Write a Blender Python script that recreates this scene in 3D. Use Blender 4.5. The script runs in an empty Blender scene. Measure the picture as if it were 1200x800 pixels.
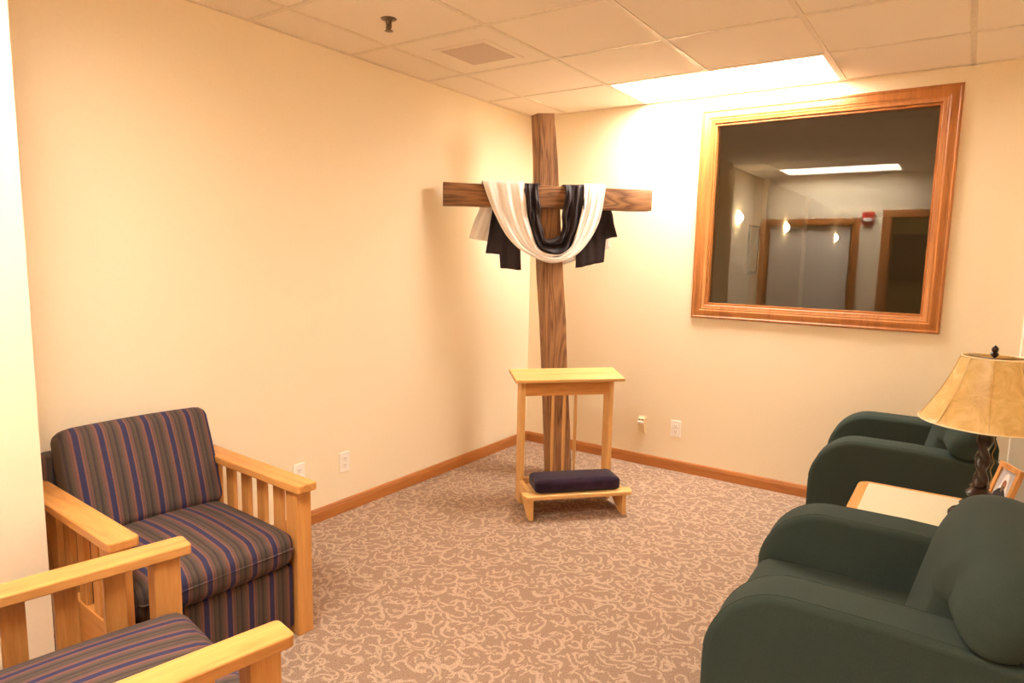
import bpy, bmesh, math, random
from mathutils import Vector, Matrix, Euler
from math import sin, cos, pi, radians, sqrt
random.seed(7)
C = bpy.context.scene.collection
SC = bpy.context.scene

# ------------------------------------------------------------------ materials
def lin(c):
    f = lambda v: v/12.92 if v <= .04045 else ((v+.055)/1.055)**2.4
    return tuple(f(v/255) for v in c)+(1.0,)

def new_mat(name):
    m = bpy.data.materials.new(name); m.use_nodes = True
    nt = m.node_tree; b = nt.nodes['Principled BSDF']
    return m, nt, b

def N(nt, t, **kw):
    n = nt.nodes.new(t)
    for k, v in kw.items():
        if k in n.inputs.keys(): n.inputs[k].default_value = v
        else: setattr(n, k, v)
    return n

def ramp(nt, fac, stops, interp='LINEAR'):
    r = nt.nodes.new('ShaderNodeValToRGB'); r.color_ramp.interpolation = interp
    e = r.color_ramp.elements
    while len(e) < len(stops): e.new(.5)
    for k, (p, c) in enumerate(stops): e[k].position = p; e[k].color = c
    nt.links.new(fac, r.inputs['Fac']); return r

def coords(nt, scale=(1,1,1), which='Object'):
    tc = nt.nodes.new('ShaderNodeTexCoord'); mp = nt.nodes.new('ShaderNodeMapping')
    mp.inputs['Scale'].default_value = scale
    nt.links.new(tc.outputs[which], mp.inputs['Vector']); return mp.outputs['Vector']

def bump(nt, b, height, strength=.2, dist=.002):
    bp = N(nt, 'ShaderNodeBump'); bp.inputs['Strength'].default_value = strength
    bp.inputs['Distance'].default_value = dist
    nt.links.new(height, bp.inputs['Height']); nt.links.new(bp.outputs['Normal'], b.inputs['Normal'])

def plain(name, rgb, rough=.5, metal=0, noise=0.06, nscale=40, bstr=0, spec=.5):
    m, nt, b = new_mat(name)
    b.inputs['Roughness'].default_value = rough; b.inputs['Metallic'].default_value = metal
    b.inputs['Specular IOR Level'].default_value = spec
    v = coords(nt); n = N(nt, 'ShaderNodeTexNoise', Scale=nscale, Detail=4.0)
    nt.links.new(v, n.inputs['Vector'])
    c = lin(rgb); lo = tuple(x*(1-noise) for x in c[:3])+(1,); hi = tuple(min(1, x*(1+noise)) for x in c[:3])+(1,)
    r = ramp(nt, n.outputs['Fac'], [(.3, lo), (.7, hi)])
    nt.links.new(r.outputs['Color'], b.inputs['Base Color'])
    if bstr: bump(nt, b, n.outputs['Fac'], bstr)
    return m

def wood(name, light, dark, axis='Z', rough=.38, s=1.0, contrast=(.32, .68), knots=False, bstr=.05):
    m, nt, b = new_mat(name)
    b.inputs['Roughness'].default_value = rough
    sc = {'X': (.9, 11, 11), 'Y': (11, .9, 11), 'Z': (11, 11, .9)}[axis]
    v = coords(nt, tuple(q*s for q in sc))
    n1 = N(nt, 'ShaderNodeTexNoise', Scale=2.2, Detail=6.0, Roughness=.6, Distortion=.7); nt.links.new(v, n1.inputs['Vector'])
    n2 = N(nt, 'ShaderNodeTexNoise', Scale=14.0, Detail=3.0, Roughness=.7); nt.links.new(v, n2.inputs['Vector'])
    mx = N(nt, 'ShaderNodeMath', operation='MULTIPLY_ADD'); mx.inputs[1].default_value = .3
    nt.links.new(n2.outputs['Fac'], mx.inputs[0])
    ms = N(nt, 'ShaderNodeMath', operation='MULTIPLY'); ms.inputs[1].default_value = .7
    nt.links.new(n1.outputs['Fac'], ms.inputs[0]); nt.links.new(ms.outputs[0], mx.inputs[2])
    mid = tuple((a*.55+d*.45) for a, d in zip(lin(light)[:3], lin(dark)[:3]))+(1,)
    r = ramp(nt, mx.outputs[0], [(contrast[0], lin(dark)), (.47, mid), (contrast[1], lin(light))])
    nt.links.new(r.outputs['Color'], b.inputs['Base Color'])
    bump(nt, b, mx.outputs[0], bstr, .003)
    return m

def rough_timber(name, light, dark, axis='Z'):
    m, nt, b = new_mat(name); b.inputs['Roughness'].default_value = .65
    sc = {'X': (.55, 6, 6), 'Z': (6, 6, .55)}[axis]
    v = coords(nt, sc)
    w = N(nt, 'ShaderNodeTexNoise', Scale=1.6, Detail=2.0, Distortion=.4); nt.links.new(v, w.inputs['Vector'])
    k = N(nt, 'ShaderNodeMath', operation='MULTIPLY'); k.inputs[1].default_value = 11.0
    nt.links.new(w.outputs['Fac'], k.inputs[0])
    pp = N(nt, 'ShaderNodeMath', operation='PINGPONG'); pp.inputs[1].default_value = .5
    nt.links.new(k.outputs[0], pp.inputs[0])
    f = N(nt, 'ShaderNodeTexNoise', Scale=16.0, Detail=5.0, Roughness=.7); nt.links.new(v, f.inputs['Vector'])
    a = N(nt, 'ShaderNodeMath', operation='MULTIPLY_ADD'); a.inputs[1].default_value = .9
    nt.links.new(f.outputs['Fac'], a.inputs[0]); nt.links.new(pp.outputs[0], a.inputs[2])
    mid = tuple((x+y)/2 for x, y in zip(lin(light)[:3], lin(dark)[:3]))+(1,)
    r = ramp(nt, a.outputs[0], [(.32, lin(dark)), (.6, mid), (.95, lin(light))])
    nt.links.new(r.outputs['Color'], b.inputs['Base Color'])
    bump(nt, b, a.outputs[0], .35, .004)
    return m

def stripes(name):
    m, nt, b = new_mat(name); b.inputs['Roughness'].default_value = .85
    b.inputs['Specular IOR Level'].default_value = .25
    v = coords(nt); sx = N(nt, 'ShaderNodeSeparateXYZ'); nt.links.new(v, sx.inputs[0])
    a = N(nt, 'ShaderNodeMath', operation='MULTIPLY_ADD'); a.inputs[1].default_value = 1/.082; a.inputs[2].default_value = 10.42
    nt.links.new(sx.outputs['X'], a.inputs[0])
    fr = N(nt, 'ShaderNodeMath', operation='FRACT'); nt.links.new(a.outputs[0], fr.inputs[0])
    navy, rust, tau, olv, drk, pin = lin((56,53,84)), lin((116,80,72)), lin((92,75,70)), lin((85,73,62)), lin((69,60,58)), lin((132,92,78))
    r = ramp(nt, fr.outputs[0], [(0, navy), (.2, rust), (.235, pin), (.26, rust), (.31, tau), (.335, rust), (.36, tau), (.42, olv), (.5, drk), (.6, tau), (.64, olv),
              (.74, drk), (.78, tau), (.83, rust), (.87, tau), (.9, rust), (.93, pin), (.96, rust), (.985, navy)], 'CONSTANT')
    n = N(nt, 'ShaderNodeTexNoise', Scale=420.0, Detail=2.0); nt.links.new(v, n.inputs['Vector'])
    mx = N(nt, 'ShaderNodeMixRGB', blend_type='MULTIPLY'); mx.inputs[0].default_value = .5
    r2 = ramp(nt, n.outputs['Fac'], [(.3, (.55,.55,.55,1)), (.7, (1,1,1,1))])
    nt.links.new(r.outputs['Color'], mx.inputs[1]); nt.links.new(r2.outputs['Color'], mx.inputs[2])
    nt.links.new(mx.outputs[0], b.inputs['Base Color'])
    w = N(nt, 'ShaderNodeTexNoise', Scale=9.0, Detail=2.0, Distortion=.6); nt.links.new(v, w.inputs['Vector'])
    bump(nt, b, w.outputs['Fac'], .35, .02)
    return m

def carpet():
    m, nt, b = new_mat('carpet_swirls'); b.inputs['Roughness'].default_value = .97
    b.inputs['Specular IOR Level'].default_value = .1
    L = nt.links.new
    v = coords(nt)
    def math(op, x, y=None, z=None):
        n = N(nt, 'ShaderNodeMath', operation=op)
        for i, q in enumerate((x, y, z)):
            if q is None: continue
            if isinstance(q, (int, float)): n.inputs[i].default_value = q
            else: L(q, n.inputs[i])
        return n.outputs[0]
    warp = N(nt, 'ShaderNodeTexNoise', Scale=7.0, Detail=1.0); L(v, warp.inputs['Vector'])
    fz = N(nt, 'ShaderNodeTexNoise', Scale=170.0, Detail=2.0); L(v, fz.inputs['Vector'])
    def vm(op, x, y):
        n = N(nt, 'ShaderNodeVectorMath', operation=op)
        for i, q in enumerate((x, y)):
            if isinstance(q, tuple): n.inputs[i].default_value = q
            else: L(q, n.inputs[i])
        return n.outputs[0]
    wv = vm('MULTIPLY', vm('SUBTRACT', warp.outputs['Color'], (.5,.5,.5)), (.10,.10,0))
    fv = vm('MULTIPLY', vm('SUBTRACT', fz.outputs['Color'], (.5,.5,.5)), (.016,.016,0))
    p = vm('ADD', vm('ADD', v, wv), fv)
    def arcs(scale, r0, wdt, cut, off):
        q = vm('ADD', vm('MULTIPLY', p, (scale,scale,0)), (off, off*1.7, 0))
        vo = N(nt, 'ShaderNodeTexVoronoi', Scale=1.0, voronoi_dimensions='2D', Randomness=.75); L(q, vo.inputs['Vector'])
        d = vm('SUBTRACT', q, vo.outputs['Position'])
        sx = N(nt, 'ShaderNodeSeparateXYZ'); L(d, sx.inputs[0])
        sc = N(nt, 'ShaderNodeSeparateColor'); L(vo.outputs['Color'], sc.inputs[0])
        ang = math('ARCTAN2', sx.outputs['Y'], sx.outputs['X'])
        sp = math('MULTIPLY', ang, .055)                       # slightly spiralling radius
        dist = math('ABSOLUTE', math('SUBTRACT', math('ADD', vo.outputs['Distance'], sp), r0))
        line = math('SUBTRACT', 1.0, math('DIVIDE', dist, wdt))
        mask = math('GREATER_THAN', math('SINE', math('MULTIPLY_ADD', sc.outputs[0], 6.28, ang)), cut)
        return math('MULTIPLY', math('MAXIMUM', line, 0.0), mask)
    f = math('MAXIMUM', arcs(11.0, .33, .075, -.55, 0.0), arcs(15.0, .36, .09, -.25, 3.7))
    f = math('MAXIMUM', f, arcs(8.0, .42, .055, -.3, 8.3))
    f = math('MINIMUM', math('MULTIPLY', f, 1.7), 1.0)
    r = ramp(nt, f, [(.1, lin(CARPET_DARK)), (.75, lin(CARPET_LIGHT))])
    fn = N(nt, 'ShaderNodeTexNoise', Scale=190.0, Detail=3.0, Roughness=.8); L(v, fn.inputs['Vector'])
    r2 = ramp(nt, fn.outputs['Fac'], [(.3, (.40,.40,.40,1)), (.7, (1.4,1.4,1.4,1))])
    mx = N(nt, 'ShaderNodeMixRGB', blend_type='MULTIPLY'); mx.inputs[0].default_value = .85
    L(r.outputs['Color'], mx.inputs[1]); L(r2.outputs['Color'], mx.inputs[2])
    L(mx.outputs[0], b.inputs['Base Color'])
    bump(nt, b, fn.outputs['Fac'], .6, .004)
    return m

def emitter(name, rgb, strength):
    m, nt, b = new_mat(name)
    b.inputs['Base Color'].default_value = (.9,.9,.9,1)
    b.inputs['Emission Color'].default_value = rgb+(1,); b.inputs['Emission Strength'].default_value = strength
    return m

def glass_mat():
    m = bpy.data.materials.new('window_glass'); m.use_nodes = True; nt = m.node_tree
    nt.nodes.remove(nt.nodes['Principled BSDF']); out = nt.nodes['Material Output']
    fr = N(nt, 'ShaderNodeFresnel'); fr.inputs['IOR'].default_value = GLASS_IOR
    t = N(nt, 'ShaderNodeBsdfTransparent'); t.inputs['Color'].default_value = (.9,.92,.93,1)
    g = N(nt, 'ShaderNodeBsdfGlossy'); g.inputs['Roughness'].default_value = 0.0
    mx = N(nt, 'ShaderNodeMixShader')
    nt.links.new(fr.outputs[0], mx.inputs[0]); nt.links.new(t.outputs[0], mx.inputs[1]); nt.links.new(g.outputs[0], mx.inputs[2])
    nt.links.new(mx.outputs[0], out.inputs['Surface']); return m

def shade_mat():
    m, nt, b = new_mat('parchment_shade'); b.inputs['Roughness'].default_value = .38
    v = coords(nt)
    n = N(nt, 'ShaderNodeTexNoise', Scale=11.0, Detail=7.0, Roughness=.65, Distortion=1.6); nt.links.new(v, n.inputs['Vector'])
    r = ramp(nt, n.outputs['Fac'], [(.3, lin((192,150,84))), (.5, lin((214,178,110))), (.7, lin((230,202,142)))])
    nt.links.new(r.outputs['Color'], b.inputs['Base Color']); bump(nt, b, n.outputs['Fac'], .15, .004)
    return m

# ---- tunables
CARPET_DARK, CARPET_LIGHT = (158,131,112), (190,163,141)
GLASS_IOR = 1.8
LIGHT_COL = (1.0, .93, .82); LIGHT_E = 17.0
EXPOSURE = 1.24

M_WALL = plain('cream_wall_paint', (240,225,197), .8, noise=.012, nscale=70, bstr=.03, spec=.2)
M_OLIVE = plain('olive_wall_paint', (170,150,84), .8, noise=.02, spec=.2)
M_TILE = plain('white_ceiling_tile', (238,226,210), .95, noise=.05, nscale=180, bstr=.3, spec=.1)
M_TEE = plain('painted_grid_metal', (226,212,192), .5)
M_CARPET = carpet()
OAK = dict(light=(222,162,92), dark=(184,118,56))
M_OAKX = wood('oak_along_x', axis='X', **OAK); M_OAKY = wood('oak_along_y', axis='Y', **OAK); M_OAKZ = wood('oak_along_z', axis='Z', **OAK)
ASH = dict(light=(232,186,118), dark=(206,150,84))
M_ASHX = wood('maple_along_x', axis='X', **ASH); M_ASHZ = wood('maple_along_z', axis='Z', **ASH); M_ASHY = wood('maple_along_y', axis='Y', **ASH)
BASEB = dict(light=(190,122,62), dark=(146,86,40))
M_BBX = wood('stained_trim_along_x', axis='X', **BASEB); M_BBY = wood('stained_trim_along_y', axis='Y', **BASEB); M_BBZ = wood('stained_trim_along_z', axis='Z', **BASEB)
M_TIMBZ = rough_timber('rough_timber_post', (168,122,80), (98,62,38), 'Z')
M_TIMBX = rough_timber('rough_timber_beam', (164,116,74), (84,52,32), 'X')
M_STRIPE = stripes('striped_upholstery')
M_GREEN = plain('dark_green_upholstery', (50,60,53), .9, noise=.16, nscale=500, bstr=.12, spec=.25)
M_PURPLE = plain('dark_purple_velvet', (40,22,42), .9, noise=.35, nscale=22, bstr=.1, spec=.2)
M_PURPLE.node_tree.nodes['Principled BSDF'].inputs['Sheen Weight'].default_value = .12
M_WCLOTH = plain('white_cotton', (250,246,243), .9, noise=.02, spec=.1)
M_BCLOTH = plain('black_satin', (50,40,42), .6, noise=.1, spec=.3)
M_WHITE = plain('white_plastic', (246,240,232), .35, noise=.01)
M_IVORY = plain('ivory_plastic', (240,222,184), .4, noise=.01)
M_HOLE = plain('dark_slots', (120,92,70), .6)
M_GRILLE = plain('perforated_metal', (206,184,166), .6, noise=.25, nscale=260)
M_STEEL = plain('aged_steel', (140,124,108), .35, metal=.8)
M_DARKWOOD = plain('dark_walnut_finish', (52,32,24), .25, noise=.3, nscale=18)
M_LAMINATE = plain('cream_laminate', (208,198,168), .45, noise=.02)
M_SHADE = shade_mat()
M_CORD = plain('tan_cord', (150,118,64), .5)
M_GLASS = glass_mat()
M_PANEL = emitter('lit_fluorescent_diffuser', LIGHT_COL, LIGHT_E)
M_SCONCE = emitter('lit_sconce_glass', (1.0,.74,.42), 20.0)
M_BLIND = plain('white_blind_slats', (226,214,198), .6, noise=.02)
M_RED = plain('red_alarm_plastic', (190,48,34), .4)
M_LENS = plain('clear_strobe_lens', (235,228,220), .15)
M_SCREEN = plain('dark_screen', (26,18,16), .2)
M_PAPER = plain('printed_paper', (196,190,176), .7)
M_PHOTO = plain('photo_backdrop', (196,190,196), .5); M_ROBE = plain('photo_dark_robe', (44,42,46), .5)
M_FACE = plain('photo_face', (176,112,86), .5); M_VEIL = plain('photo_white_veil', (240,236,236), .5)
M_WDOOR = plain('white_painted_wood', (244,236,222), .5, noise=.01)

# ------------------------------------------------------------------ mesh helpers
def box(bm, x0, x1, y0, y1, z0, z1, mat=None):
    vs = [bm.verts.new((x, y, z)) for x in (x0, x1) for y in (y0, y1) for z in (z0, z1)]
    if mat is not None:
        for v in vs: v.co = mat @ v.co
    f = lambda *i: bm.faces.new([vs[k] for k in i])
    f(0,1,3,2); f(4,6,7,5); f(0,4,5,1); f(2,3,7,6); f(0,2,6,4); f(1,5,7,3)
    return vs

def bev(bm, off, seg=2, ang=30):
    bm.normal_update()
    es = [e for e in bm.edges if len(e.link_faces) == 2 and e.calc_face_angle(0) > radians(ang)]
    bmesh.ops.bevel(bm, geom=es, offset=off, segments=seg, profile=.5, affect='EDGES', clamp_overlap=True)

def obj(name, bm, mat, parent=None, smooth=False, ang=40):
    bmesh.ops.recalc_face_normals(bm, faces=bm.faces[:])
    me = bpy.data.meshes.new(name); bm.to_mesh(me); bm.free()
    me.materials.append(mat)
    if smooth:
        for p in me.polygons: p.use_smooth = True
        me.set_sharp_from_angle(angle=radians(ang))
    o = bpy.data.objects.new(name, me); C.objects.link(o)
    if parent: o.parent = parent
    return o

def tag(o, label, cat, group=None):
    o['label'] = label; o['category'] = cat
    if group: o['group'] = group
    return o
def thing(name, label, cat, loc=(0,0,0), rz=0, group=None):
    o = bpy.data.objects.new(name, None); o.empty_display_size = .1; C.objects.link(o)
    o.location = loc; o.rotation_euler = (0, 0, rz); return tag(o, label, cat, group)
def struct(o): o['kind'] = 'structure'; return o
def sbox(name, mat, *a):
    bm = bmesh.new(); box(bm, *a); return struct(obj(name, bm, mat))
def copy_tree(o, parent=None):
    c = o.copy(); C.objects.link(c); c.parent = parent
    for ch in list(o.children): copy_tree(ch, c)
    return c

def prism(bm, pts, a0, a1, axis='x'):
    """polygon pts (p,q) extruded along axis between a0 and a1"""
    mk = {'x': lambda a, p, q: (a, p, q), 'y': lambda a, p, q: (p, a, q), 'z': lambda a, p, q: (p, q, a)}[axis]
    A = [bm.verts.new(mk(a0, p, q)) for p, q in pts]; B = [bm.verts.new(mk(a1, p, q)) for p, q in pts]
    n = len(pts)
    for i in range(n): bm.faces.new([A[i], A[(i+1) % n], B[(i+1) % n], B[i]])
    bm.faces.new(A[::-1]); bm.faces.new(B)

def lathe(bm, prof, seg=40, c=(0,0), cap=True):
    rings = [[bm.verts.new((c[0]+r*cos(2*pi*k/seg), c[1]+r*sin(2*pi*k/seg), z)) for k in range(seg)] for r, z in prof]
    for a, b in zip(rings, rings[1:]):
        for k in range(seg): bm.faces.new([a[k], a[(k+1) % seg], b[(k+1) % seg], b[k]])
    if cap: bm.faces.new(rings[0][::-1]); bm.faces.new(rings[-1])

def tube(bm, pts, r, seg=8):
    pts = [Vector(p) for p in pts]; rings = []
    for i, p in enumerate(pts):
        t = (pts[min(i+1, len(pts)-1)]-pts[max(i-1, 0)]).normalized()
        a = t.orthogonal().normalized(); b = t.cross(a)
        if rings:
            a = (pa-t*pa.dot(t)).normalized(); b = t.cross(a)
        pa = a
        rings.append([bm.verts.new(p+a*r*cos(2*pi*k/seg)+b*r*sin(2*pi*k/seg)) for k in range(seg)])
    for a, b in zip(rings, rings[1:]):
        for k in range(seg): bm.faces.new([a[k], a[(k+1) % seg], b[(k+1) % seg], b[k]])
    bm.faces.new(rings[0][::-1]); bm.faces.new(rings[-1])

def cushion(bm, x0, x1, y0, y1, z0, z1, r, bulge=(0,0,0), n=14, mat=None, fn=None):
    """rounded, softly swollen block"""
    c = Vector(((x0+x1)/2, (y0+y1)/2, (z0+z1)/2)); h = Vector(((x1-x0)/2, (y1-y0)/2, (z1-z0)/2))
    tmp = bmesh.new(); bmesh.ops.create_cube(tmp, size=2)
    bmesh.ops.subdivide_edges(tmp, edges=tmp.edges[:], cuts=n, use_grid_fill=True)
    mp = {}
    for v in tmp.verts:
        p = v.co.copy()
        # concentrate samples near edges
        q = Vector([math.copysign(abs(t)**.75, t) for t in p])
        w = Vector([q[i]*h[i] for i in range(3)])
        inner = Vector([max(-h[i]+r, min(h[i]-r, w[i])) for i in range(3)])
        d = w-inner
        if d.length > 1e-9: w = inner+d.normalized()*r*min(1, max(abs(d[i]) for i in range(3))/r)
        s = [1-q[i]*q[i] for i in range(3)]
        w.x += q.x*bulge[0]*s[1]*s[2]; w.y += q.y*bulge[1]*s[0]*s[2]; w.z += q.z*bulge[2]*s[0]*s[1]
        w += c
        if fn: w = fn(w)
        if mat is not None: w = mat @ w
        mp[v] = bm.verts.new(w)
    for f in tmp.faces: bm.faces.new([mp[v] for v in f.verts])
    tmp.free()

def catmull(P, n=6, closed=True):
    out = []; L = len(P)
    for i in range(L if closed else L-1):
        g = lambda k: Vector(P[k % L]) if closed else Vector(P[max(0, min(L-1, k))])
        p0, p1, p2, p3 = g(i-1), g(i), g(i+1), g(i+2)
        for k in range(n):
            t = k/n
            out.append(.5*((2*p1)+(p2-p0)*t+(2*p0-5*p1+4*p2-p3)*t*t+(3*p1-p0-3*p2+p3)*t**3))
    if not closed: out.append(Vector(P[-1]))
    return out

def frame_sweep(bm, x0, x1, z0, z1, prof, y=0.0, sgn=-1):
    """mitred casing: prof = list of (inset, height); height goes along sgn*y"""
    cor = [(x0, z0, 1, 1), (x1, z0, -1, 1), (x1, z1, -1, -1), (x0, z1, 1, -1)]
    rings = [[bm.verts.new((cx+sx*d, y+sgn*h, cz+sz*d)) for d, h in prof] for cx, cz, sx, sz in cor]
    n = len(prof)
    for i in range(4):
        a, b = rings[i], rings[(i+1) % 4]
        for k in range(n): bm.faces.new([a[k], a[(k+1) % n], b[(k+1) % n], b[k]])

# ------------------------------------------------------------------ the room
H = 2.5; XR = 3.30; YF = -4.40
sbox('floor', M_CARPET, -.1, 5.0, -6.7, 0.06, -.1, 0)
LX0, LX1 = .914, 2.113
LY = [(-.571, -.024), (-4.21, -3.655)]
bm = bmesh.new(); CT = .016
box(bm, -.1, LX0, -6.7, .12, H, H+CT); box(bm, LX1, 5.0, -6.7, .12, H, H+CT)
box(bm, LX0, LX1, LY[0][1], .12, H, H+CT); box(bm, LX0, LX1, LY[1][1], LY[0][0], H, H+CT); box(bm, LX0, LX1, -6.7, LY[1][0], H, H+CT)
struct(obj('ceiling', bm, M_TILE))
bm = bmesh.new()
prism(bm, [(-.1,.12), (0,.12), (0,-3.51), (.47,-3.51), (.47,YF-.12), (-.1,YF-.12)], 0, H, 'z')
struct(obj('wall_left', bm, M_WALL))
WX0, WX1, WZ0, WZ1 = 1.302, 2.707, 1.078, 2.412       # casing outer edge
ox0, ox1, oz0, oz1 = WX0+.085, WX1-.085, WZ0+.085, WZ1-.085
bm = bmesh.new()
box(bm, 0, ox0, 0, .12, 0, H); box(bm, ox1, XR+.1, 0, .12, 0, H); box(bm, ox0, ox1, 0, .12, 0, oz0); box(bm, ox0, ox1, 0, .12, oz1, H)
struct(obj('wall_back', bm, M_WALL))
sbox('wall_right', M_WALL, XR, XR+.1, YF-.12, 0, 0, H)
# white boxed-in column at the right end of the back wall
bm = bmesh.new(); box(bm, 3.066, XR, -.045, 0, 0, H); bev(bm, .004, 1)
struct(obj('trim_1', bm, M_WDOOR))
# front wall with a doorway (the photographer stands in it) and a wide blind-covered window
DX0, DX1, DZ = 2.02, 2.98, 2.0
VX0, VX1, VZ0, VZ1 = .66, 1.63, .25, 1.91
bm = bmesh.new()
box(bm, .47, VX0, YF-.12, YF, 0, H); box(bm, VX1, DX0, YF-.12, YF, 0, H); box(bm, DX1, XR, YF-.12, YF, 0, H)
box(bm, VX0, VX1, YF-.12, YF, VZ1, H); box(bm, VX0, VX1, YF-.12, YF, 0, VZ0); box(bm, DX0, DX1, YF-.12, YF, DZ, H)
struct(obj('wall_front', bm, M_WALL))
# door casing
d1 = bpy.data.objects.new('door_1', None); C.objects.link(d1); struct(d1)
bm = bmesh.new()
box(bm, DX0-.085, DX0+.005, YF, YF+.02, 0, DZ+.075); box(bm, DX1-.005, DX1+.085, YF, YF+.02, 0, DZ+.075); bev(bm, .004)
obj('door_casing', bm, M_BBZ, d1)
bm = bmesh.new(); box(bm, DX0+.006, DX1-.006, YF, YF+.02, DZ-.01, DZ+.075); bev(bm, .004); obj('head_casing', bm, M_BBX, d1)
bm = bmesh.new(); box(bm, DX0, DX0+.015, YF-.12, YF-.001, 0, DZ); box(bm, DX1-.015, DX1, YF-.12, YF-.001, 0, DZ); box(bm, DX0+.016, DX1-.016, YF-.12, YF-.001, DZ-.015, DZ)
obj('door_jamb', bm, M_BBZ, d1)
# window_2 with closed blinds
w2 = bpy.data.objects.new('window_2', None); C.objects.link(w2); struct(w2)
bm = bmesh.new(); frame_sweep(bm, VX0-.075, VX1+.075, VZ0-.075, VZ1+.075, [(0,0),(0,.02),(.06,.02),(.08,.012),(.085,-.10),(.078,-.10),(.075,-.001)], YF, 1)
obj('window_frame', bm, M_BBZ, w2)
bm = bmesh.new(); nsl = 62
for k in range(nsl):
    z = VZ0+.03+(VZ1-VZ0-.09)*k/(nsl-1)
    box(bm, -.46, .46, -.0125, .0125, -.0008, .0008, Matrix.Translation(((VX0+VX1)/2, YF-.04, z)) @ Matrix.Rotation(radians(-62), 4, 'X'))
obj('blind', bm, M_BLIND, w2)
bm = bmesh.new(); box(bm, VX0+.012, VX1-.012, YF-.06, YF-.02, VZ1-.05, VZ1-.012); bev(bm, .004); obj('head_rail', bm, M_BLIND, w2)
bm = bmesh.new(); tube(bm, [(VX1-.10, YF-.018, VZ1-.05), (VX1-.10, YF-.014, VZ0+.6)], .005); obj('blind_wand', bm, M_WHITE, w2)
bm = bmesh.new(); box(bm, VX0+.01, VX1-.01, YF-.10, YF-.095, VZ0+.01, VZ1-.01); obj('glass_pane', bm, M_GLASS, w2)
# hallway seen through the doorway
sbox('wall_hallway', M_OLIVE, .3, 5.0, -6.7, -6.6, 0, H)
sbox('wall_hallway_left', M_WALL, .3, .4, -6.6, YF-.12, 0, H)
sbox('wall_hallway_right', M_WALL, 4.6, 4.7, -6.6, YF-.12, 0, H)

# baseboards
def base_prof(y): return [(0,0),(.014,0),(.014,.055),(.011,.06),(.011,.066),(.006,.074),(0,.076)]
bm = bmesh.new(); prism(bm, [(-p, q) for p, q in base_prof(0)], .014, 3.066, 'x'); struct(obj('baseboard_back', bm, M_BBX))
bm = bmesh.new(); prism(bm, [(p, q) for p, q in base_prof(0)], -3.496, 0, 'y'); struct(obj('baseboard_left', bm, M_BBY))
bm = bmesh.new(); prism(bm, [(-3.51+p, q) for p, q in base_prof(0)], 0.0, .484, 'x'); struct(obj('baseboard_niche', bm, M_BBX))
bm = bmesh.new(); prism(bm, [(.47+p, q) for p, q in base_prof(0)], YF, -3.51, 'y'); struct(obj('baseboard_jog', bm, M_BBY))
bm = bmesh.new(); prism(bm, [(XR-p, q) for p, q in base_prof(0)], YF, -.045, 'y'); struct(obj('baseboard_right', bm, M_BBY))

# ceiling grid: tees with a small reveal
bm = bmesh.new()
GX = [.294, .90, 1.513, 2.127, 2.735]; GY = [-.585-.61*k for k in range(7)]
for x in GX[:1]+GX[1:2]+GX[3:]: box(bm, x-.012, x+.012, YF, 0, H-.004, H+.002)
box(bm, GX[2]-.012, GX[2]+.012, LY[1][1], LY[0][0], H-.004, H+.002); box(bm, GX[2]-.012, GX[2]+.012, YF, LY[1][0], H-.004, H+.002)
for y in GY: box(bm, 0 if y > -3.5 else .47, XR, y-.012, y+.012, H-.0035, H+.002)
struct(obj('ceiling_grid', bm, M_TEE))
bm = bmesh.new()
box(bm, 0, XR, -.022, 0, H-.004, H+.002); box(bm, 0, .022, -3.51, -.022, H-.004, H+.002)
struct(obj('ceiling_angle', bm, M_TEE))

# ------------------------------------------------------------------ ceiling lights, vent, sprinkler
RECESS = .14
def ceiling_light(label, x0, x1, y0, y1, mat, rec=RECESS):
    t = thing('ceiling_light', label, 'light', ((x0+x1)/2, (y0+y1)/2, H-(.003 if rec > .02 else .0145)), 0, 'recessed ceiling lights')
    a, b = (x1-x0)/2-.001, (y1-y0)/2-.001
    bm = bmesh.new(); fr = .010
    for q in ((-a, a, -b, -b+fr), (-a, a, b-fr, b), (-a, -a+fr, -b+fr, b-fr), (a-fr, a, -b+fr, b-fr)): box(bm, *q, 0, rec+.012)
    if rec > .02: box(bm, -a, a, -b, b, rec+.013, rec+.018)
    obj('housing', bm, M_WHITE, t)
    bm = bmesh.new(); box(bm, -a+fr, a-fr, -b+fr, b-fr, rec+.002, rec+.010); obj('diffuser', bm, mat, t)
    bm = bmesh.new()
    for k in range(1, 6): x = -a+fr+(2*a-2*fr)*k/6; box(bm, x-.004, x+.004, -b+fr, b-fr, rec-.006, rec+.0015)
    obj('louver', bm, M_TEE, t)
    return t
ceiling_light('long white recessed ceiling light against the back wall, above the window', LX0, LX1, *LY[0], M_PANEL)
ceiling_light('recessed ceiling light seen mirrored in the window glass', LX0, LX1, *LY[1], M_PANEL)
ceiling_light('added unseen ceiling light, brightens the hallway behind the doorway', 2.0, 3.2, -5.9, -5.3, emitter('hall_added_light', LIGHT_COL, 3.2), .002)  # added lamp, itself out of sight; lights the hallway mirrored in the window

vt = thing('ceiling_vent', 'square perforated grille in a white plate set into a ceiling tile', 'vent', (.608, -1.478, H-.006))
bm = bmesh.new(); box(bm, -.172, .172, -.172, .172, .002, .006); bev(bm, .002, 1); obj('plate', bm, M_TILE, vt)
bm = bmesh.new(); box(bm, -.138, .138, -.138, .138, 0, .0019); obj('grille', bm, M_GRILLE, vt)

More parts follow.
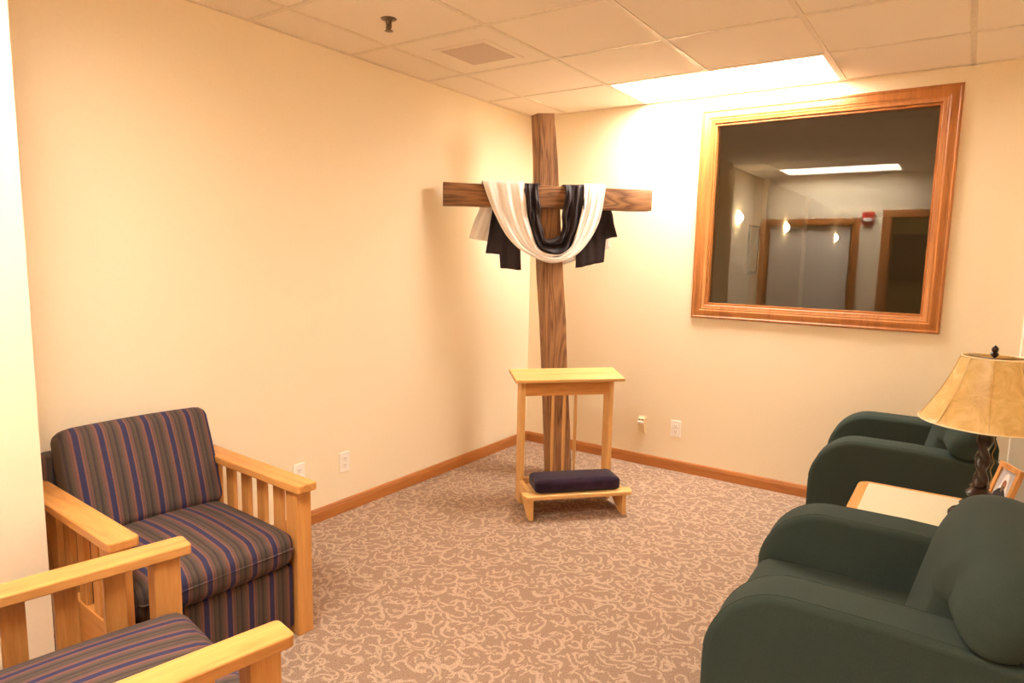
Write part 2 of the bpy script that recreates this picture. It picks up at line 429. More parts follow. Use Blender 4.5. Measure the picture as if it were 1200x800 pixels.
sp = thing('ceiling_sprinkler', 'small steel sprinkler head hanging from the ceiling tile', 'sprinkler', (.573, -2.09, H+.002))
bm = bmesh.new(); lathe(bm, [(.036,0),(.036,-.003),(.028,-.008),(.016,-.011)], 28); obj('escutcheon', bm, M_STEEL, sp, True)
bm = bmesh.new(); lathe(bm, [(.014,-.011),(.014,-.026),(.009,-.03),(.007,-.05)], 20)
for s in (-1, 1): tube(bm, [(s*.012,0,-.024),(s*.016,0,-.038),(s*.005,0,-.052)], .003)
obj('nozzle', bm, M_STEEL, sp, True)
bm = bmesh.new(); lathe(bm, [(.006,-.05),(.019,-.0525),(.019,-.0545),(.004,-.056)], 20); obj('deflector', bm, M_STEEL, sp, True)

# ------------------------------------------------------------------ the interior window
w1 = bpy.data.objects.new('window_1', None); C.objects.link(w1); struct(w1)
bm = bmesh.new()
frame_sweep(bm, WX0, WX1, WZ0, WZ1, [(0,0),(0,.016),(.004,.02),(.012,.021),(.016,.017),(.022,.0165),(.03,.019),(.052,.02),(.06,.016),(.066,.0165),(.072,.013),(.085,.011),(.088,.008),(.088,-.05),(.0855,-.05),(.0855,-.001)])
obj('window_frame', bm, M_BBZ, w1, True, 25)
bm = bmesh.new()
frame_sweep(bm, ox0+.004, ox1-.004, oz0+.004, oz1-.004, [(0,-.001),(.012,-.001),(.012,-.04),(0,-.04)])
obj('glazing_stop', bm, M_BBZ, w1)
bm = bmesh.new(); box(bm, ox0+.005, ox1-.005, .045, .051, oz0+.005, oz1-.005); obj('glass_pane', bm, M_GLASS, w1)

# the dim corridor behind the glass
FH = 2.5
sbox('floor_corridor', M_CARPET, .2, 4.4, .13, 13.0, -.1, 0)
sbox('ceiling_corridor', M_TILE, .2, 4.4, .121, 13.0, FH, FH+.1)
bm = bmesh.new(); box(bm, .4, .55, .13, 13, 0, FH)
for y in (2.6, 4.6, 7.2): box(bm, .55, .61, y, y+.45, 0, FH)
struct(obj('wall_corridor_left', bm, M_WALL))
sbox('wall_corridor_right', M_WALL, 4.2, 4.35, .13, 13, 0, FH)
sbox('wall_corridor_end', M_WALL, .4, 4.35, 12.9, 13.0, 0, FH)
for k, (y, lab) in enumerate([(3.55, 'glowing half-round wall sconce nearest behind the window glass'), (5.95, 'glowing half-round wall sconce second behind the window glass'), (10.3, 'small glowing wall sconce farthest behind the window glass')]):
    s = thing('wall_sconce', lab, 'sconce', (.55, y, 1.88), 0, 'corridor wall sconces')
    bm = bmesh.new(); lathe(bm, [(.004,0)]+[(.062*sin(pi*q/16)**.7, .15*q/16) for q in range(1, 16)]+[(.014,.15)], 24)
    bmesh.ops.bisect_plane(bm, geom=bm.verts[:]+bm.edges[:]+bm.faces[:], plane_co=(.006,0,0), plane_no=(1,0,0), clear_inner=True)
    obj('glass_bowl', bm, M_SCONCE, s, True)
    bm = bmesh.new(); box(bm, 0, .006, -.03, .03, .02, .13); bev(bm, .002, 1); obj('wall_plate', bm, M_STEEL, s)
pf = thing('wall_picture', 'grey framed picture on the corridor wall behind the window glass', 'picture', (.55, 4.25, 1.3))
bm = bmesh.new()
for q in ((-.22,.22,0,.03),(-.22,.22,.57,.6),(-.22,-.19,.03,.57),(.19,.22,.03,.57)): box(bm, 0, .02, q[0], q[1], q[2], q[3])
obj('frame', bm, M_DARKWOOD, pf)
bm = bmesh.new(); box(bm, 0, .012, -.19, .19, .03, .57); obj('print', bm, M_PAPER, pf)

# things on the front wall and hallway (visible mirrored in the glass)
al = thing('fire_alarm', 'red fire alarm strobe high on the wall, mirrored in the window', 'alarm', (1.785, YF-.001, 1.91))
bm = bmesh.new(); box(bm, -.06, .06, 0, .045, 0, .145); bev(bm, .008); obj('housing', bm, M_RED, al)
bm = bmesh.new(); cushion(bm, -.045, .045, .046, .068, .03, .075, .01, n=4); obj('strobe_lens', bm, M_LENS, al, True)
sw = thing('light_switch', 'white light switch plate beside the doorway, mirrored in the window', 'switch', (1.85, YF, .985))
bm = bmesh.new(); box(bm, -.037, .037, 0, .006, 0, .118); bev(bm, .003); obj('plate', bm, M_WHITE, sw)
bm = bmesh.new(); box(bm, -.005, .005, .0062, .018, .05, .068); obj('toggle', bm, M_HOLE, sw)
tv = thing('wall_screen', 'dark wide screen on the olive hallway wall, mirrored in the window', 'screen', (2.42, -6.6, 1.22))
bm = bmesh.new(); box(bm, -.55, .55, 0, .05, 0, .66); bev(bm, .006); obj('bezel', bm, M_SCREEN, tv)
bm = bmesh.new(); box(bm, -.52, .52, .0502, .052, .03, .63); obj('display', bm, M_SCREEN, tv)

# ------------------------------------------------------------------ outlets
def outlet(label, loc, rz, group='white duplex wall outlets'):
    t = thing('wall_outlet', label, 'outlet', loc, rz, group)     # local +y is out of the wall
    bm = bmesh.new(); box(bm, -.036, .036, 0, .006, -.058, .058); bev(bm, .003); obj('plate', bm, M_WHITE, t)
    for s in (1, -1):
        bm = bmesh.new(); cushion(bm, -.0165, .0165, .0062, .009, s*.0195-.0135, s*.0195+.0135, .0014, n=4); o = obj('receptacle', bm, M_WHITE, t)
        bm = bmesh.new()
        for x in (-.0065, .0065): box(bm, x-.0012, x+.0012, .0088, .0094, s*.0195-.001, s*.0195+.008)
        box(bm, -.002, .002, .0088, .0094, s*.0195-.009, s*.0195-.005); obj('slot', bm, M_HOLE, o)
    return t
outlet('white outlet low on the left wall, nearest the wooden cross', (0, -1.88, .29), -pi/2)
outlet('white outlet on the back wall, right of the ivory plug-in', (1.235, 0, .298), pi)
outlet('white outlet half hidden behind the striped armchair arm', (0, -2.188, .30), -pi/2)
pg = thing('plug_in_freshener', 'ivory plug-in unit with small white cap, low on the back wall', 'plug-in', (.988, 0, .288))
pg.rotation_euler.z = pi
bm = bmesh.new(); box(bm, -.031, .031, 0, .006, -.062, .062); bev(bm, .003); obj('plate', bm, M_IVORY, pg)
bm = bmesh.new(); prism(bm, [(.0062,-.052),(.014,-.05),(.032,.02),(.032,.05),(.0062,.055)], -.024, .024, 'x'); bev(bm, .004); obj('body', bm, M_IVORY, pg)
bm = bmesh.new(); cushion(bm, -.021, .021, .0325, .046, .012, .032, .005, n=4); obj('cap', bm, M_WHITE, pg, True)
bm = bmesh.new(); box(bm, -.018, -.004, .0322, .0335, .038, .045); box(bm, .004, .018, .0322, .0335, .038, .045); obj('slot', bm, M_HOLE, pg)

# ------------------------------------------------------------------ the cross
CR = Matrix.Translation((.6108, -.7264, 0)) @ Matrix.Rotation(radians(42), 4, 'Z')
cross = thing('wooden_cross', 'tall rough timber cross standing in the corner of the room', 'cross', (.6108, -.7264, 0), radians(42))
bm = bmesh.new(); rnd = random.Random(3)
sec = [(0,.05,.195,.0),(.35,.029,.170,.01),(.75,.008,.145,.018),(1.05,-.010,.127,.022),(1.3,-.028,.109,.028),(1.55,-.042,.087,.03),(1.84,-.057,.064,.034),(2.1,-.070,.042,.036),(2.347,-.083,.018,.038)]
rings = []
for z, a, b, y in sec:
    j = lambda s=.004: rnd.uniform(-s, s)
    D = .14
    rings.append([bm.verts.new((px+j(), py+j(), z)) for px, py in ((a, y), (b, y), (b-.012, y+D), (a-.012-.012*z/2.35, y+D-.01))])
for r in rings[0]: r.co.z = 0
rings[-1][0].co.z -= .006; rings[-1][3].co.z += .004
for a, b in zip(rings, rings[1:]):
    for k in range(4): bm.faces.new([a[k], a[(k+1) % 4], b[(k+1) % 4], b[k]])
bm.faces.new(rings[0][::-1]); bm.faces.new(rings[-1])
es = [e for e in bm.edges if abs(e.verts[0].co.z-e.verts[1].co.z) > .05]
bmesh.ops.bevel(bm, geom=es, offset=.004, segments=1, profile=.5, affect='EDGES')
obj('post', bm, M_TIMBZ, cross, True, 20)
bm = bmesh.new(); rings = []
for k in range(11):
    x = -.667+1.327*k/10; j = lambda s=.003: rnd.uniform(-s, s)
    z0 = 1.763+.002*k/10+j(); z1 = 1.901-.004*k/10+j(); 
    rings.append([bm.verts.new((x, yy+j(.002), zz)) for yy, zz in ((0, z0), (.10, z0), (.10, z1), (0, z1))])
for a, b in zip(rings, rings[1:]):
    for k in range(4): bm.faces.new([a[k], a[(k+1) % 4], b[(k+1) % 4], b[k]])
bm.faces.new(rings[0][::-1]); bm.faces.new(rings[-1])
es = [e for e in bm.edges if abs(e.verts[0].co.x-e.verts[1].co.x) > .05]
bmesh.ops.bevel(bm, geom=es, offset=.006, segments=2, profile=.5, affect='EDGES')
obj('crossbeam', bm, M_TIMBX, cross, True, 30)

# ------------------------------------------------------------------ draped cloths
def strip(name, rows, label, mat, seed, amp, freq, ncol=36, ragged=None, crumple=.3):
    """rows: (outer_x, outer_z, inner_x, inner_z, y, fold_scale); swept strip with pleats along its length"""
    R = random.Random(seed); bm = bmesh.new()
    P = catmull([Vector((r[0], r[1], r[4])) for r in rows], 6, False); Q = catmull([Vector((r[2], r[3], r[4])) for r in rows], 6, False)
    F = catmull([Vector((r[5], 0, 0)) for r in rows], 6, False)
    ph = [R.uniform(0, 6.28) for _ in range(4)]; grid = []
    n = len(P)
    for i in range(n):
        row = []
        for j in range(ncol+1):
            t = j/ncol; p = P[i].lerp(Q[i], t); u = i/n
            rip = sin(t*freq*6.28+ph[0]+1.2*sin(u*9+ph[1]))*.6+sin(t*freq*2.3*6.28+ph[2]+u*14)*.28+.3*sin(u*31+t*9+ph[3])
            ff = max(0, F[i][0])
            rip += crumple*(sin(u*47+t*5+ph[1])*sin(t*13+u*21+ph[3])+.6*sin(u*83-t*11+ph[0]))*.5
            y = p[2]-ff*(amp*(rip+.9)); z = p[1]-.25*ff*amp*rip
            ed = crumple*ff*.006*(sin(u*39+ph[2])+.7*sin(u*71+ph[0]))*(2*t-1)
            p = (p[0]+ed, p[1]); z += ed
            if ragged: z += ragged(i, n, t)
            row.append(bm.verts.new((p[0], y, z)))
        grid.append(row)
    for a, b in zip(grid, grid[1:]):
        for k in range(ncol): bm.faces.new([a[k], a[k+1], b[k+1], b[k]])
    o = obj(name, bm, mat, None, True, 180)
    o.location = (.6108, -.7264, 0); o.rotation_euler = (0, 0, radians(42))
    md = o.modifiers.new('thickness', 'SOLIDIFY'); md.thickness = .003; md.offset = 0
    return tag(o, label, 'cloth')
W1 = [(-.426,1.911),(-.394,1.81),(-.35,1.708),(-.284,1.6),(-.197,1.508),(-.103,1.452),(-.005,1.422),(.088,1.434),(.174,1.478),(.249,1.565),(.3,1.673),(.329,1.79),(.346,1.911)]
W2 = [(-.168,1.911),(-.16,1.817),(-.147,1.714),(-.124,1.62),(-.089,1.531),(-.039,1.489),(.021,1.475),(.086,1.488),(.129,1.525),(.154,1.584),(.179,1.67),(.203,1.786),(.21,1.911)]
W3 = [(-.077,1.905),(-.072,1.804),(-.070,1.726),(-.062,1.663),(-.045,1.611),(-.02,1.58),(.018,1.571),(.052,1.585),(.072,1.614),(.079,1.667),(.079,1.73),(.082,1.809),(.085,1.905)]
fy = [-.010,-.016,-.02,-.022,-.024,-.026,-.026,-.026,-.024,-.022,-.02,-.016,-.010]
fs = [.3,.9,1,1,1,1,1,1,1,1,1,.9,.3]
rows = [(-.502,1.567,-.27,1.535,.150,.5),(-.468,1.67,-.22,1.66,.146,.5),(-.43,1.765,-.175,1.765,.130,.3),(-.428,1.85,-.17,1.85,.122,.15),(-.427,1.902,-.169,1.902,.114,.1),(-.426,1.918,-.168,1.918,.09,.1),(-.426,1.920,-.168,1.920,.04,.1),(-.426,1.916,-.168,1.916,.0,.1)]
rows += [(a[0], a[1]-.012*(k in (0,12)), b[0], b[1]-.012*(k in (0,12)), fy[k]-.006, fs[k]) for k, (a, b) in enumerate(zip(W1, W2))]
rows += [(.346,1.916,.21,1.916,.0,.1),(.346,1.920,.21,1.920,.04,.1),(.346,1.918,.21,1.918,.09,.1),(.348,1.902,.208,1.902,.114,.1),(.36,1.85,.205,1.85,.122,.15),(.38,1.765,.2,1.765,.130,.3),(.41,1.65,.17,1.60,.146,.5),(.44,1.525,.12,1.41,.150,.5)]
strip('white_cloth', rows, 'long white cloth draped in a swag over the cross arms', M_WCLOTH, 5, .013, 2.9)
def rag_black(i, n, t):
    k = i/(n-1)
    if k < .06: return (-.085 if .40 < t else 0)*(1-k/.06)
    if k > .94: return (-.15*(1 if .30 < t else 0))*((k-.94)/.06)
    return 0
rows = [(-.392,1.475,-.155,1.455,.135,.5),(-.372,1.60,-.165,1.60,.132,.5),(-.345,1.765,-.15,1.765,.118,.3),(-.30,1.85,-.12,1.85,.110,.15),(-.24,1.900,-.08,1.900,.106,.1),(-.19,1.909,-.077,1.909,.09,.1),(-.185,1.911,-.077,1.911,.04,.1),(-.182,1.908,-.077,1.908,.0,.1)]
rows += [(a[0]*1.0+(-.012 if k < 4 else .012 if k > 8 else 0), a[1]-(.014 if 3 < k < 9 else 0)-.010*(k in (0,12)), b[0], b[1]-.010*(k in (0,12)), fy[k]+.003, fs[k]*1.15) for k, (a, b) in enumerate(zip(W2, W3))]
rows += [(.222,1.908,.085,1.908,.0,.1),(.222,1.911,.085,1.911,.04,.1),(.225,1.909,.085,1.909,.09,.1),(.27,1.900,.10,1.900,.106,.1),(.35,1.85,.15,1.85,.110,.15),(.425,1.765,.2,1.765,.118,.3),(.45,1.68,.205,1.65,.132,.5),(.478,1.60,.205,1.54,.135,.5)]
strip('black_cloth', rows, 'black cloth draped inside the white swag on the cross', M_BCLOTH, 11, .017, 2.1, ragged=rag_black, crumple=1.0)

# ------------------------------------------------------------------ prie-dieu (kneeler)
pd = thing('prayer_kneeler', 'light wooden prayer kneeler with a dark purple pad, before the cross', 'kneeler', (.727, -1.183, 0), radians(46.5))
for x in (0, .542):
    bm = bmesh.new(); box(bm, x, x+.028, 0, .10, 0, .735); bev(bm, .003); obj('upright', bm, M_ASHZ, pd)
bm = bmesh.new(); prism(bm, [(-.062,.742),(-.05,.736),(.15,.770),(.15,.788),(-.062,.757)], -.045, .615, 'x'); bev(bm, .003); obj('book_ledge', bm, M_ASHX, pd)
bm = bmesh.new(); box(bm, .028, .542, .012, .032, .648, .736); bev(bm, .002); obj('apron', bm, M_OAKX, pd)
bm = bmesh.new(); box(bm, .028, .542, .03, .05, .06, .148); bev(bm, .003); obj('lower_rail', bm, M_ASHX, pd)
for x in (.205, .275, .345):
    bm = bmesh.new(); lathe(bm, [(.007,.148),(.010,.30),(.010,.55),(.007,.76)], 14, (x, .04)); obj('spindle', bm, M_ASHZ, pd, True)
for x in (0, .546):
    bm = bmesh.new(); prism(bm, [(-.262,0),(-.262,.122),(-.004,.122),(-.004,.085),(-.03,.08),(-.20,.0)], x, x+.024, 'x'); bev(bm, .002); obj('kneeler_leg', bm, M_ASHZ, pd)
    bm = bmesh.new(); box(bm, x, x+.024, -.20, -.001, .124, .146); bev(bm, .002); obj('side_rail', bm, M_ASHY, pd)
bm = bmesh.new(); prism(bm, [(-.035,-.25),(-.02,-.285),(.59,-.285),(.605,-.25),(.605,-.205),(-.035,-.205)], .124, .146, 'z'); bev(bm, .004); obj('front_board', bm, M_ASHX, pd)
bm = bmesh.new(); box(bm, .024, .546, -.204, -.002, .112, .122); obj('tray', bm, M_OAKX, pd)
bm = bmesh.new(); cushion(bm, .035, .535, -.258, -.075, .147, .222, .024, (.002,.003,.006), 12); obj('kneeling_pad', bm, M_PURPLE, pd, True, 180)

# ------------------------------------------------------------------ striped mission armchairs
def mission_chair(label):
    t = thing('mission_armchair', label, 'armchair', group='oak armchairs with striped cushions')
    W = .362
    for s in (-1, 1):
        bm = bmesh.new(); xa, xb = sorted((s*(W-.088), s*W)); box(bm, xa, xb, -.79, .03, .572, .602)
        es = [e for e in bm.edges if abs(e.verts[0].co.z-e.verts[1].co.z) > .02]
        bmesh.ops.bevel(bm, geom=es, offset=.014, segments=4, profile=.5, affect='EDGES'); bev(bm, .004, 2, 50)
        obj('arm', bm, M_OAKY, t)
        for y0, y1 in ((-.072, 0), (-.785, -.72)):
            bm = bmesh.new(); xa, xb = sorted((s*(W-.074), s*(W-.01))); box(bm, xa, xb, y0, y1, 0, .5715); bev(bm, .004); obj('leg', bm, M_OAKZ, t)
        for k in range(5):
            y = -.165-.115*k
            bm = bmesh.new(); xa, xb = sorted((s*(W-.05), s*(W-.03))); box(bm, xa, xb, y-.027, y+.027, .301, .5715); bev(bm, .002, 1); obj('slat', bm, M_OAKZ, t)
        bm = bmesh.new(); xa, xb = sorted((s*(W-.053), s*(W-.027))); box(bm, xa, xb, -.7195, -.0725, .10, .30); bev(bm, .003); obj('side_rail', bm, M_OAKY, t)
    bm = bmesh.new(); box(bm, -.285, .285, -.70, -.022, .035, .285); bev(bm, .012, 3); obj('seat_base', bm, M_STRIPE, t, True)
    bm = bmesh.new(); cushion(bm, -.286, .286, -.60, .004, .288, .425, .05, (.0,.006,.03), 16); so = obj('seat_cushion', bm, M_STRIPE, t, True, 180)
    bm = bmesh.new()
    pts = [(-.284,-.45,.356),(-.285,-.10,.358),(-.27,-.012,.360),(-.235,.006,.362),(0,.008,.364),(.235,.006,.362),(.27,-.012,.360),(.285,-.10,.358),(.284,-.45,.356)]
    tube(bm, catmull([Vector(p) for p in pts], 6, False), .004, 6); obj('piping', bm, M_STRIPE, so, True)
    L = Matrix.Translation((-.010, -.488, .446)) @ Matrix.Rotation(radians(19), 4, 'X')
    bm = bmesh.new(); cushion(bm, -.274, .274, -.14, .0, -.02, .388, .04, (.006,.020,.008), 16, L); bc = obj('back_cushion', bm, M_STRIPE, t, True, 180)
    bm = bmesh.new(); box(bm, -.284, .284, -.785, -.715, .20, .70); bev(bm, .015, 3); obj('back_panel', bm, M_STRIPE, t, True)
    return t
ch1 = mission_chair('oak armchair with striped cushions facing the room, backed to left wall')
ch1.location = (.81, -3.118, 0); ch1.rotation_euler = (0, 0, radians(-90-3))
ch2 = copy_tree(ch1); ch2['label'] = 'nearest oak armchair with striped seat, cut off at the bottom left corner'
ch2.location = (1.268, -3.412, 0); ch2.rotation_euler = (0, 0, radians(-10.5))

# ------------------------------------------------------------------ green armchairs
def seg_d(p, a, b):
    ab = b-a; t = max(0, min(1, (p-a).dot(ab)/max(1e-12, ab.dot(ab)))); return (p-a-ab*t).length
def club_chair(label):
    t = thing('green_armchair', label, 'armchair', group='dark green upholstered armchairs')
    W = .395; A = .158
    prof = [(0,.03)]+[(0,.42)]
    for k in range(1, 13):
        a = pi/2*k/12; prof.append((-.205*(1-cos(a)), .42+.225*sin(a)))
    prof += [(-.42,.645),(-.60,.636),(-.735,.626),(-.735,.03)]
    for s in (-1, 1):
        bm = bmesh.new(); xa, xb = sorted((s*W, s*(W-A))); prism(bm, prof, xa, xb, 'x'); bev(bm, .020, 4, 50)
        ar = obj('arm', bm, M_GREEN, t, True, 60)
        for xx in (xa+.018, xb-.018):
            bm = bmesh.new(); tube(bm, [(xx, y+.0002, z-.0002) for y, z in prof[2:-1]], .0014, 6); obj('seam', bm, M_GREEN, ar, True)
    bm = bmesh.new(); box(bm, -W+A+.001, W-A-.001, -.70, -.03, .05, .29); bev(bm, .02, 3); obj('seat_base', bm, M_GREEN, t, True)
    bm = bmesh.new(); cushion(bm, -W+A+.002, W-A-.002, -.60, -.012, .292, .478, .045, (0,.006,.018), 14); obj('seat_cushion', bm, M_GREEN, t, True, 180)
    bm = bmesh.new(); box(bm, -W+A+.001, W-A-.001, -.733, -.64, .30, .68); bev(bm, .02, 3); obj('back_frame', bm, M_GREEN, t, True)
    # T-shaped back cushion: wide above the arms, narrow between them
    half = [(0,.410),(.16,.404),(.28,.376),(.36,.336),(.396,.285),(.404,.24),(.400,.207),(.36,.200),(.285,.200),(.246,.195),(.232,.14),(.230,.06),(.214,.0),(.12,-.010)]
    P = half+[(0,-.012)]+[(-x, z) for x, z in half[:0:-1]]
    out = catmull([Vector((x, z, 0)) for x, z in P], 5)
    c = Vector((0, .24, 0)); M = Matrix.Translation((0, -.545, .44)) @ Matrix.Rotation(radians(13), 4, 'X')
    bm = bmesh.new(); K = 20; n = len(out)
    for side in (1, -1):
        rr = []
        for k in range(K+1):
            f = 1-(1-k/K)**2.6
            row = []
            for p in out:
                q = c+(p-c)*f
                ear = max(0, (abs(q.x)-.20)/.2)
                d = 0 if k == K else min(seg_d(q, out[i], out[(i+1) % n]) for i in range(n))
                g = sqrt(1-(1-min(1, d/(.065 if side < 0 else .045)))**2)
                T = (.088-.03*min(1, ear)+.03*max(0, 1-(q.x/.24)**2)) if side > 0 else .085
                th = T*g
                if side > 0: th -= .02*math.exp(-((abs(q.x)-.235)/.02)**2-((q.y-.22)/.05)**2)*g
                bk = 0.085*max(0, (q.y-.24)/.19)**2
                row.append(bm.verts.new(M @ Vector((q.x, side*th-bk, q.y))))
            rr.append(row)
        for a, b in zip(rr[1:], rr[2:]):
            for i in range(n): bm.faces.new([a[i], a[(i+1) % n], b[(i+1) % n], b[i]])
        ctr = rr[0][0]
        for i in range(n): bm.faces.new([ctr, rr[1][i], rr[1][(i+1) % n]])
        for v in rr[0][1:]: bm.verts.remove(v)
    bmesh.ops.remove_doubles(bm, verts=bm.verts[:], dist=.0004)
    obj('back_cushion', bm, M_GREEN, t, True, 180)
    for x in (-.34, .34):
        for y in (-.06, -.68):
            bm = bmesh.new(); lathe(bm, [(.02,0),(.024,.03)], 16, (x, y)); obj('leg', bm, M_DARKWOOD, t, True)
    return t
g1 = club_chair('nearest dark green armchair at the bottom right, in front of the side table')
g1.location = (2.306, -2.315, 0); g1.rotation_euler = (0, 0, radians(91.6))
g2 = copy_tree(g1); g2['label'] = 'dark green armchair by the back wall under the window, beyond the lamp table'
g2.location = (2.250, -.62, 0)

# ------------------------------------------------------------------ side table, lamp, photo
TZ = .53
st = thing('side_table', 'low side table with cream top and oak edge, between green armchairs', 'table', (2.50, -1.765, 0))
def rrect(x0, x1, y0, y1, r, n=6):
    P = []
    for cx, cy, a0 in ((x1-r, y1-r, 0), (x0+r, y1-r, 90), (x0+r, y0+r, 180), (x1-r, y0+r, 270)):
        for k in range(n+1):
            a = radians(a0+90*k/n); P.append((cx+r*cos(a), cy+r*sin(a)))
    return P
TW, TD = .54, .57
bm = bmesh.new(); prism(bm, rrect(.038, TW-.02, .02, TD-.02, .012), TZ-.03, TZ-.0005, 'z'); obj('tabletop', bm, M_LAMINATE, st)
bm = bmesh.new(); A = rrect(0, TW, 0, TD, .05); Bi = rrect(.0382, TW-.0198, .0198, TD-.0198, .012)
ring = [[bm.verts.new((p[0], p[1], z)) for p in L] for L, z in ((A, TZ-.034), (A, TZ-.004), ([(p[0]*.992+.002, p[1]*.992+.002) for p in A], TZ), (Bi, TZ), (Bi, TZ-.034))]
n = len(A)
for k in range(5):
    a, b = ring[k], ring[(k+1) % 5]
    for i in range(n): bm.faces.new([a[i], a[(i+1) % n], b[(i+1) % n], b[i]])
obj('edge_band', bm, M_OAKY, st, True, 35)
for x in (.045, TW-.085):
    for y in (.035, TD-.075):
        bm = bmesh.new(); box(bm, x, x+.04, y, y+.04, 0, TZ-.0345); bev(bm, .004); obj('leg', bm, M_OAKZ, st)
for x in (.05, TW-.068):
    bm = bmesh.new(); box(bm, x, x+.018, .0755, TD-.0755, TZ-.10, TZ-.0345); obj('apron', bm, M_OAKY, st)

lp = thing('table_lamp', 'table lamp with parchment bell shade and dark twisted wooden stem', 'lamp', (2.912, -1.435, TZ))
bm = bmesh.new(); lathe(bm, [(.086,0),(.09,.006),(.09,.016),(.082,.026),(.066,.032),(.05,.036),(.046,.042),(.056,.048),(.058,.056),(.05,.066),(.034,.072),(.028,.082),(.04,.094),(.042,.104),(.032,.114),(.026,.122),(.032,.128)], 40)
obj('base', bm, M_DARKWOOD, lp, True)
bm = bmesh.new(); rings = []
for i in range(60):
    z = .128+.25*i/59; row = []
    for k in range(32):
        a = 2*pi*k/32; r = .0200+.0055*cos(2*(a+z*2*pi/.15)); row.append(bm.verts.new((r*cos(a), r*sin(a), z)))
    rings.append(row)
for a, b in zip(rings, rings[1:]):
    for k in range(32): bm.faces.new([a[k], a[(k+1) % 32], b[(k+1) % 32], b[k]])
bm.faces.new(rings[0][::-1]); bm.faces.new(rings[-1]); obj('twisted_stem', bm, M_DARKWOOD, lp, True, 180)
bm = bmesh.new(); lathe(bm, [(.032,.378),(.03,.388),(.014,.395),(.014,.44),(.008,.445),(.004,.45),(.004,.612)], 20); obj('lamp_holder', bm, M_DARKWOOD, lp, True)
bm = bmesh.new(); rings = []; SEG = 64; PN = 8
prof = [(.212,.368),(.200,.381),(.180,.415),(.157,.455),(.138,.495),(.121,.535),(.107,.572),(.097,.604)]
pr = catmull([Vector((a, b, 0)) for a, b in prof], 5, False)
for p in pr:
    row = []
    for k in range(SEG):
        a = 2*pi*k/SEG; f = (k % (SEG//PN))/(SEG//PN); fac = 1-.022*sin(pi*f)
        row.append(bm.verts.new((p[0]*fac*cos(a), p[0]*fac*sin(a), p[1])))
    rings.append(row)
for a, b in zip(rings, rings[1:]):
    for k in range(SEG): bm.faces.new([a[k], a[(k+1) % SEG], b[(k+1) % SEG], b[k]])
shd = obj('lamp_shade', bm, M_SHADE, lp, True, 180); md = shd.modifiers.new('thickness', 'SOLIDIFY'); md.thickness = .003
bm = bmesh.new()
for k in range(PN):
    a = 2*pi*k/PN; tube(bm, [((p[0]+.001)*cos(a), (p[0]+.001)*sin(a), p[1]) for p in pr], .0022, 6)
obj('seam', bm, M_SHADE, shd, True)
for R_, z in ((.2125,.367),(.0975,.605)):
    bm = bmesh.new(); tube(bm, [(R_*cos(2*pi*k/48), R_*sin(2*pi*k/48), z) for k in range(49)], .003, 6); obj('rim', bm, M_IVORY, shd, True)
bm = bmesh.new()
for k in range(3):
    a = 2*pi*k/3+.4; tube(bm, [(.012*cos(a), .012*sin(a), .598), (.095*cos(a), .095*sin(a), .602)], .0018, 6)
lathe(bm, [(.013,.594),(.013,.602)], 16); obj('spider', bm, M_STEEL, shd, True)
bm = bmesh.new(); lathe(bm, [(.006,.605),(.011,.611),(.013,.618),(.008,.623),(.0105,.629),(.011,.636),(.006,.643),(.001,.648)], 20); obj('finial', bm, M_DARKWOOD, lp, True)
bm = bmesh.new(); tube(bm, [(.029+.004*sin(k*1.1), -.008+.003*cos(k*.9), .36-.0105*k) for k in range(22)], .0022, 6); obj('cord', bm, M_CORD, lp, True)

ph = thing('photo_frame', 'small gold framed portrait photo leaning behind the lamp stem', 'photo frame', (2.935, -1.195, TZ), radians(-67.8))
L = Matrix.Rotation(radians(-15.3), 4, 'X') @ Matrix.Translation((0,0,.0))
FW, FHh = .146, .178; b_ = .02
def fbox(bm, *a): box(bm, *a, L)
bm = bmesh.new()
for q in ((0,FW,0,b_),(0,FW,FHh-b_,FHh),(0,b_,b_,FHh-b_),(FW-b_,FW,b_,FHh-b_)): fbox(bm, q[0], q[1], 0, .016, q[2]+.004, q[3]+.004)
obj('frame', bm, M_OAKZ, ph)
bm = bmesh.new(); fbox(bm, b_, FW-b_, .006, .012, b_+.004, FHh-b_+.004); pic = obj('photograph', bm, M_PHOTO, ph)
def flat(name, pts, y, mat):
    bm = bmesh.new(); prism(bm, pts, y, y+.0006, 'y')
    for v in bm.verts: v.co = L @ v.co
    obj(name, bm, mat, pic)
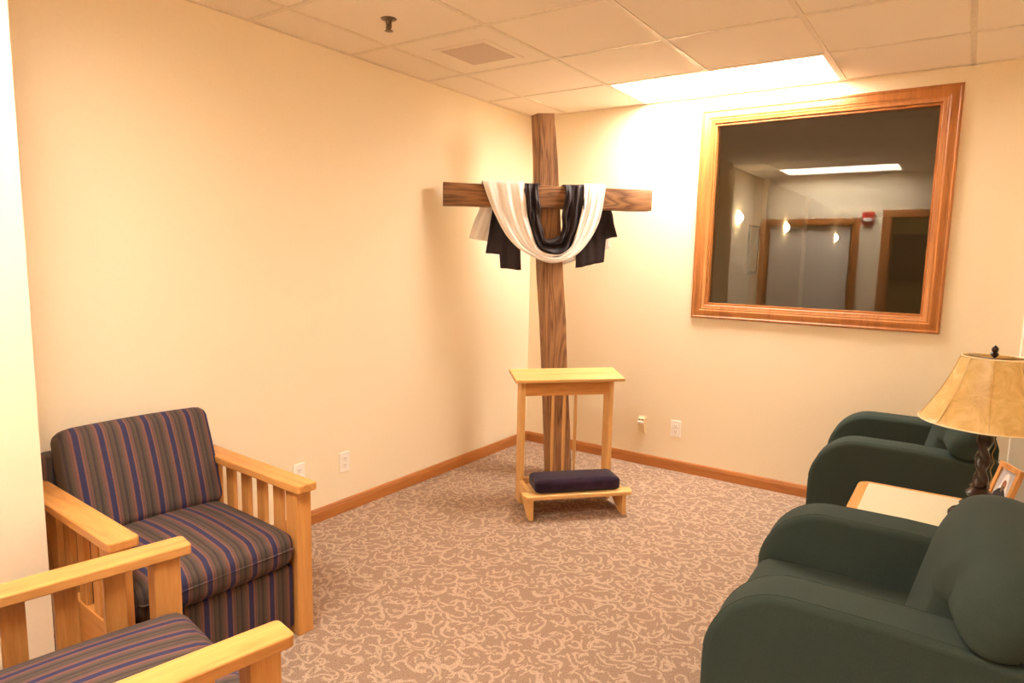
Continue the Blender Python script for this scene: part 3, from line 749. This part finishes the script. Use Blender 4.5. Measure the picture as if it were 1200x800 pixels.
flat('veil', [tuple(v[:2]) for v in catmull([Vector(q) for q in ((.048,.06,0),(.050,.10,0),(.058,.135,0),(.074,.15,0),(.09,.135,0),(.098,.10,0),(.102,.06,0))], 4)], .0052, M_VEIL)
flat('robe', [(.024,.026),(.028,.06),(.05,.082),(.066,.09),(.084,.088),(.10,.074),(.118,.05),(.122,.026)], .0045, M_ROBE)
flat('face', [(.075+.013*cos(2*pi*k/20), .103+.02*sin(2*pi*k/20)) for k in range(20)], .0038, M_FACE)
flat('beard', [(.063,.098),(.087,.098),(.085,.082),(.075,.072),(.065,.082)], .0031, M_HOLE)
bm = bmesh.new(); box(bm, FW*.4, FW*.6, .016, .020, .004, .12, Matrix.Rotation(radians(18), 4, 'X') @ Matrix.Translation((0, 0, 0)));
for v in bm.verts: v.co.z = max(v.co.z, 0)
bm.free()

# ------------------------------------------------------------------ world, camera, view
w = bpy.data.worlds.new('world'); SC.world = w; w.use_nodes = True
w.node_tree.nodes['Background'].inputs['Color'].default_value = (.02,.016,.012,1); w.node_tree.nodes['Background'].inputs['Strength'].default_value = .3
f, yaw, pitch, roll = 774.02, .60045, .12782, .01979
fw = Vector((-sin(yaw)*cos(pitch), cos(yaw)*cos(pitch), -sin(pitch))); r0 = Vector((cos(yaw), sin(yaw), 0)); u0 = r0.cross(fw)
r2 = r0*cos(roll)+u0*sin(roll); u2 = -r0*sin(roll)+u0*cos(roll)
cam = bpy.data.cameras.new('camera'); co = bpy.data.objects.new('camera', cam); C.objects.link(co)
cam.sensor_width = 36; cam.lens = f*36/1200; cam.clip_start = .02
co.matrix_world = Matrix(((r2.x,u2.x,-fw.x,2.8104),(r2.y,u2.y,-fw.y,-4.3314),(r2.z,u2.z,-fw.z,1.4569),(0,0,0,1)))
SC.camera = co
SC.view_settings.view_transform = 'Standard'; SC.view_settings.look = 'None'; SC.view_settings.gamma = 1
SC.view_settings.use_curve_mapping = False; SC.view_settings.exposure = EXPOSURE
SC.cycles.max_bounces = 12; SC.cycles.diffuse_bounces = 8; SC.cycles.use_denoising = True
SC.cycles.sample_clamp_indirect = 8
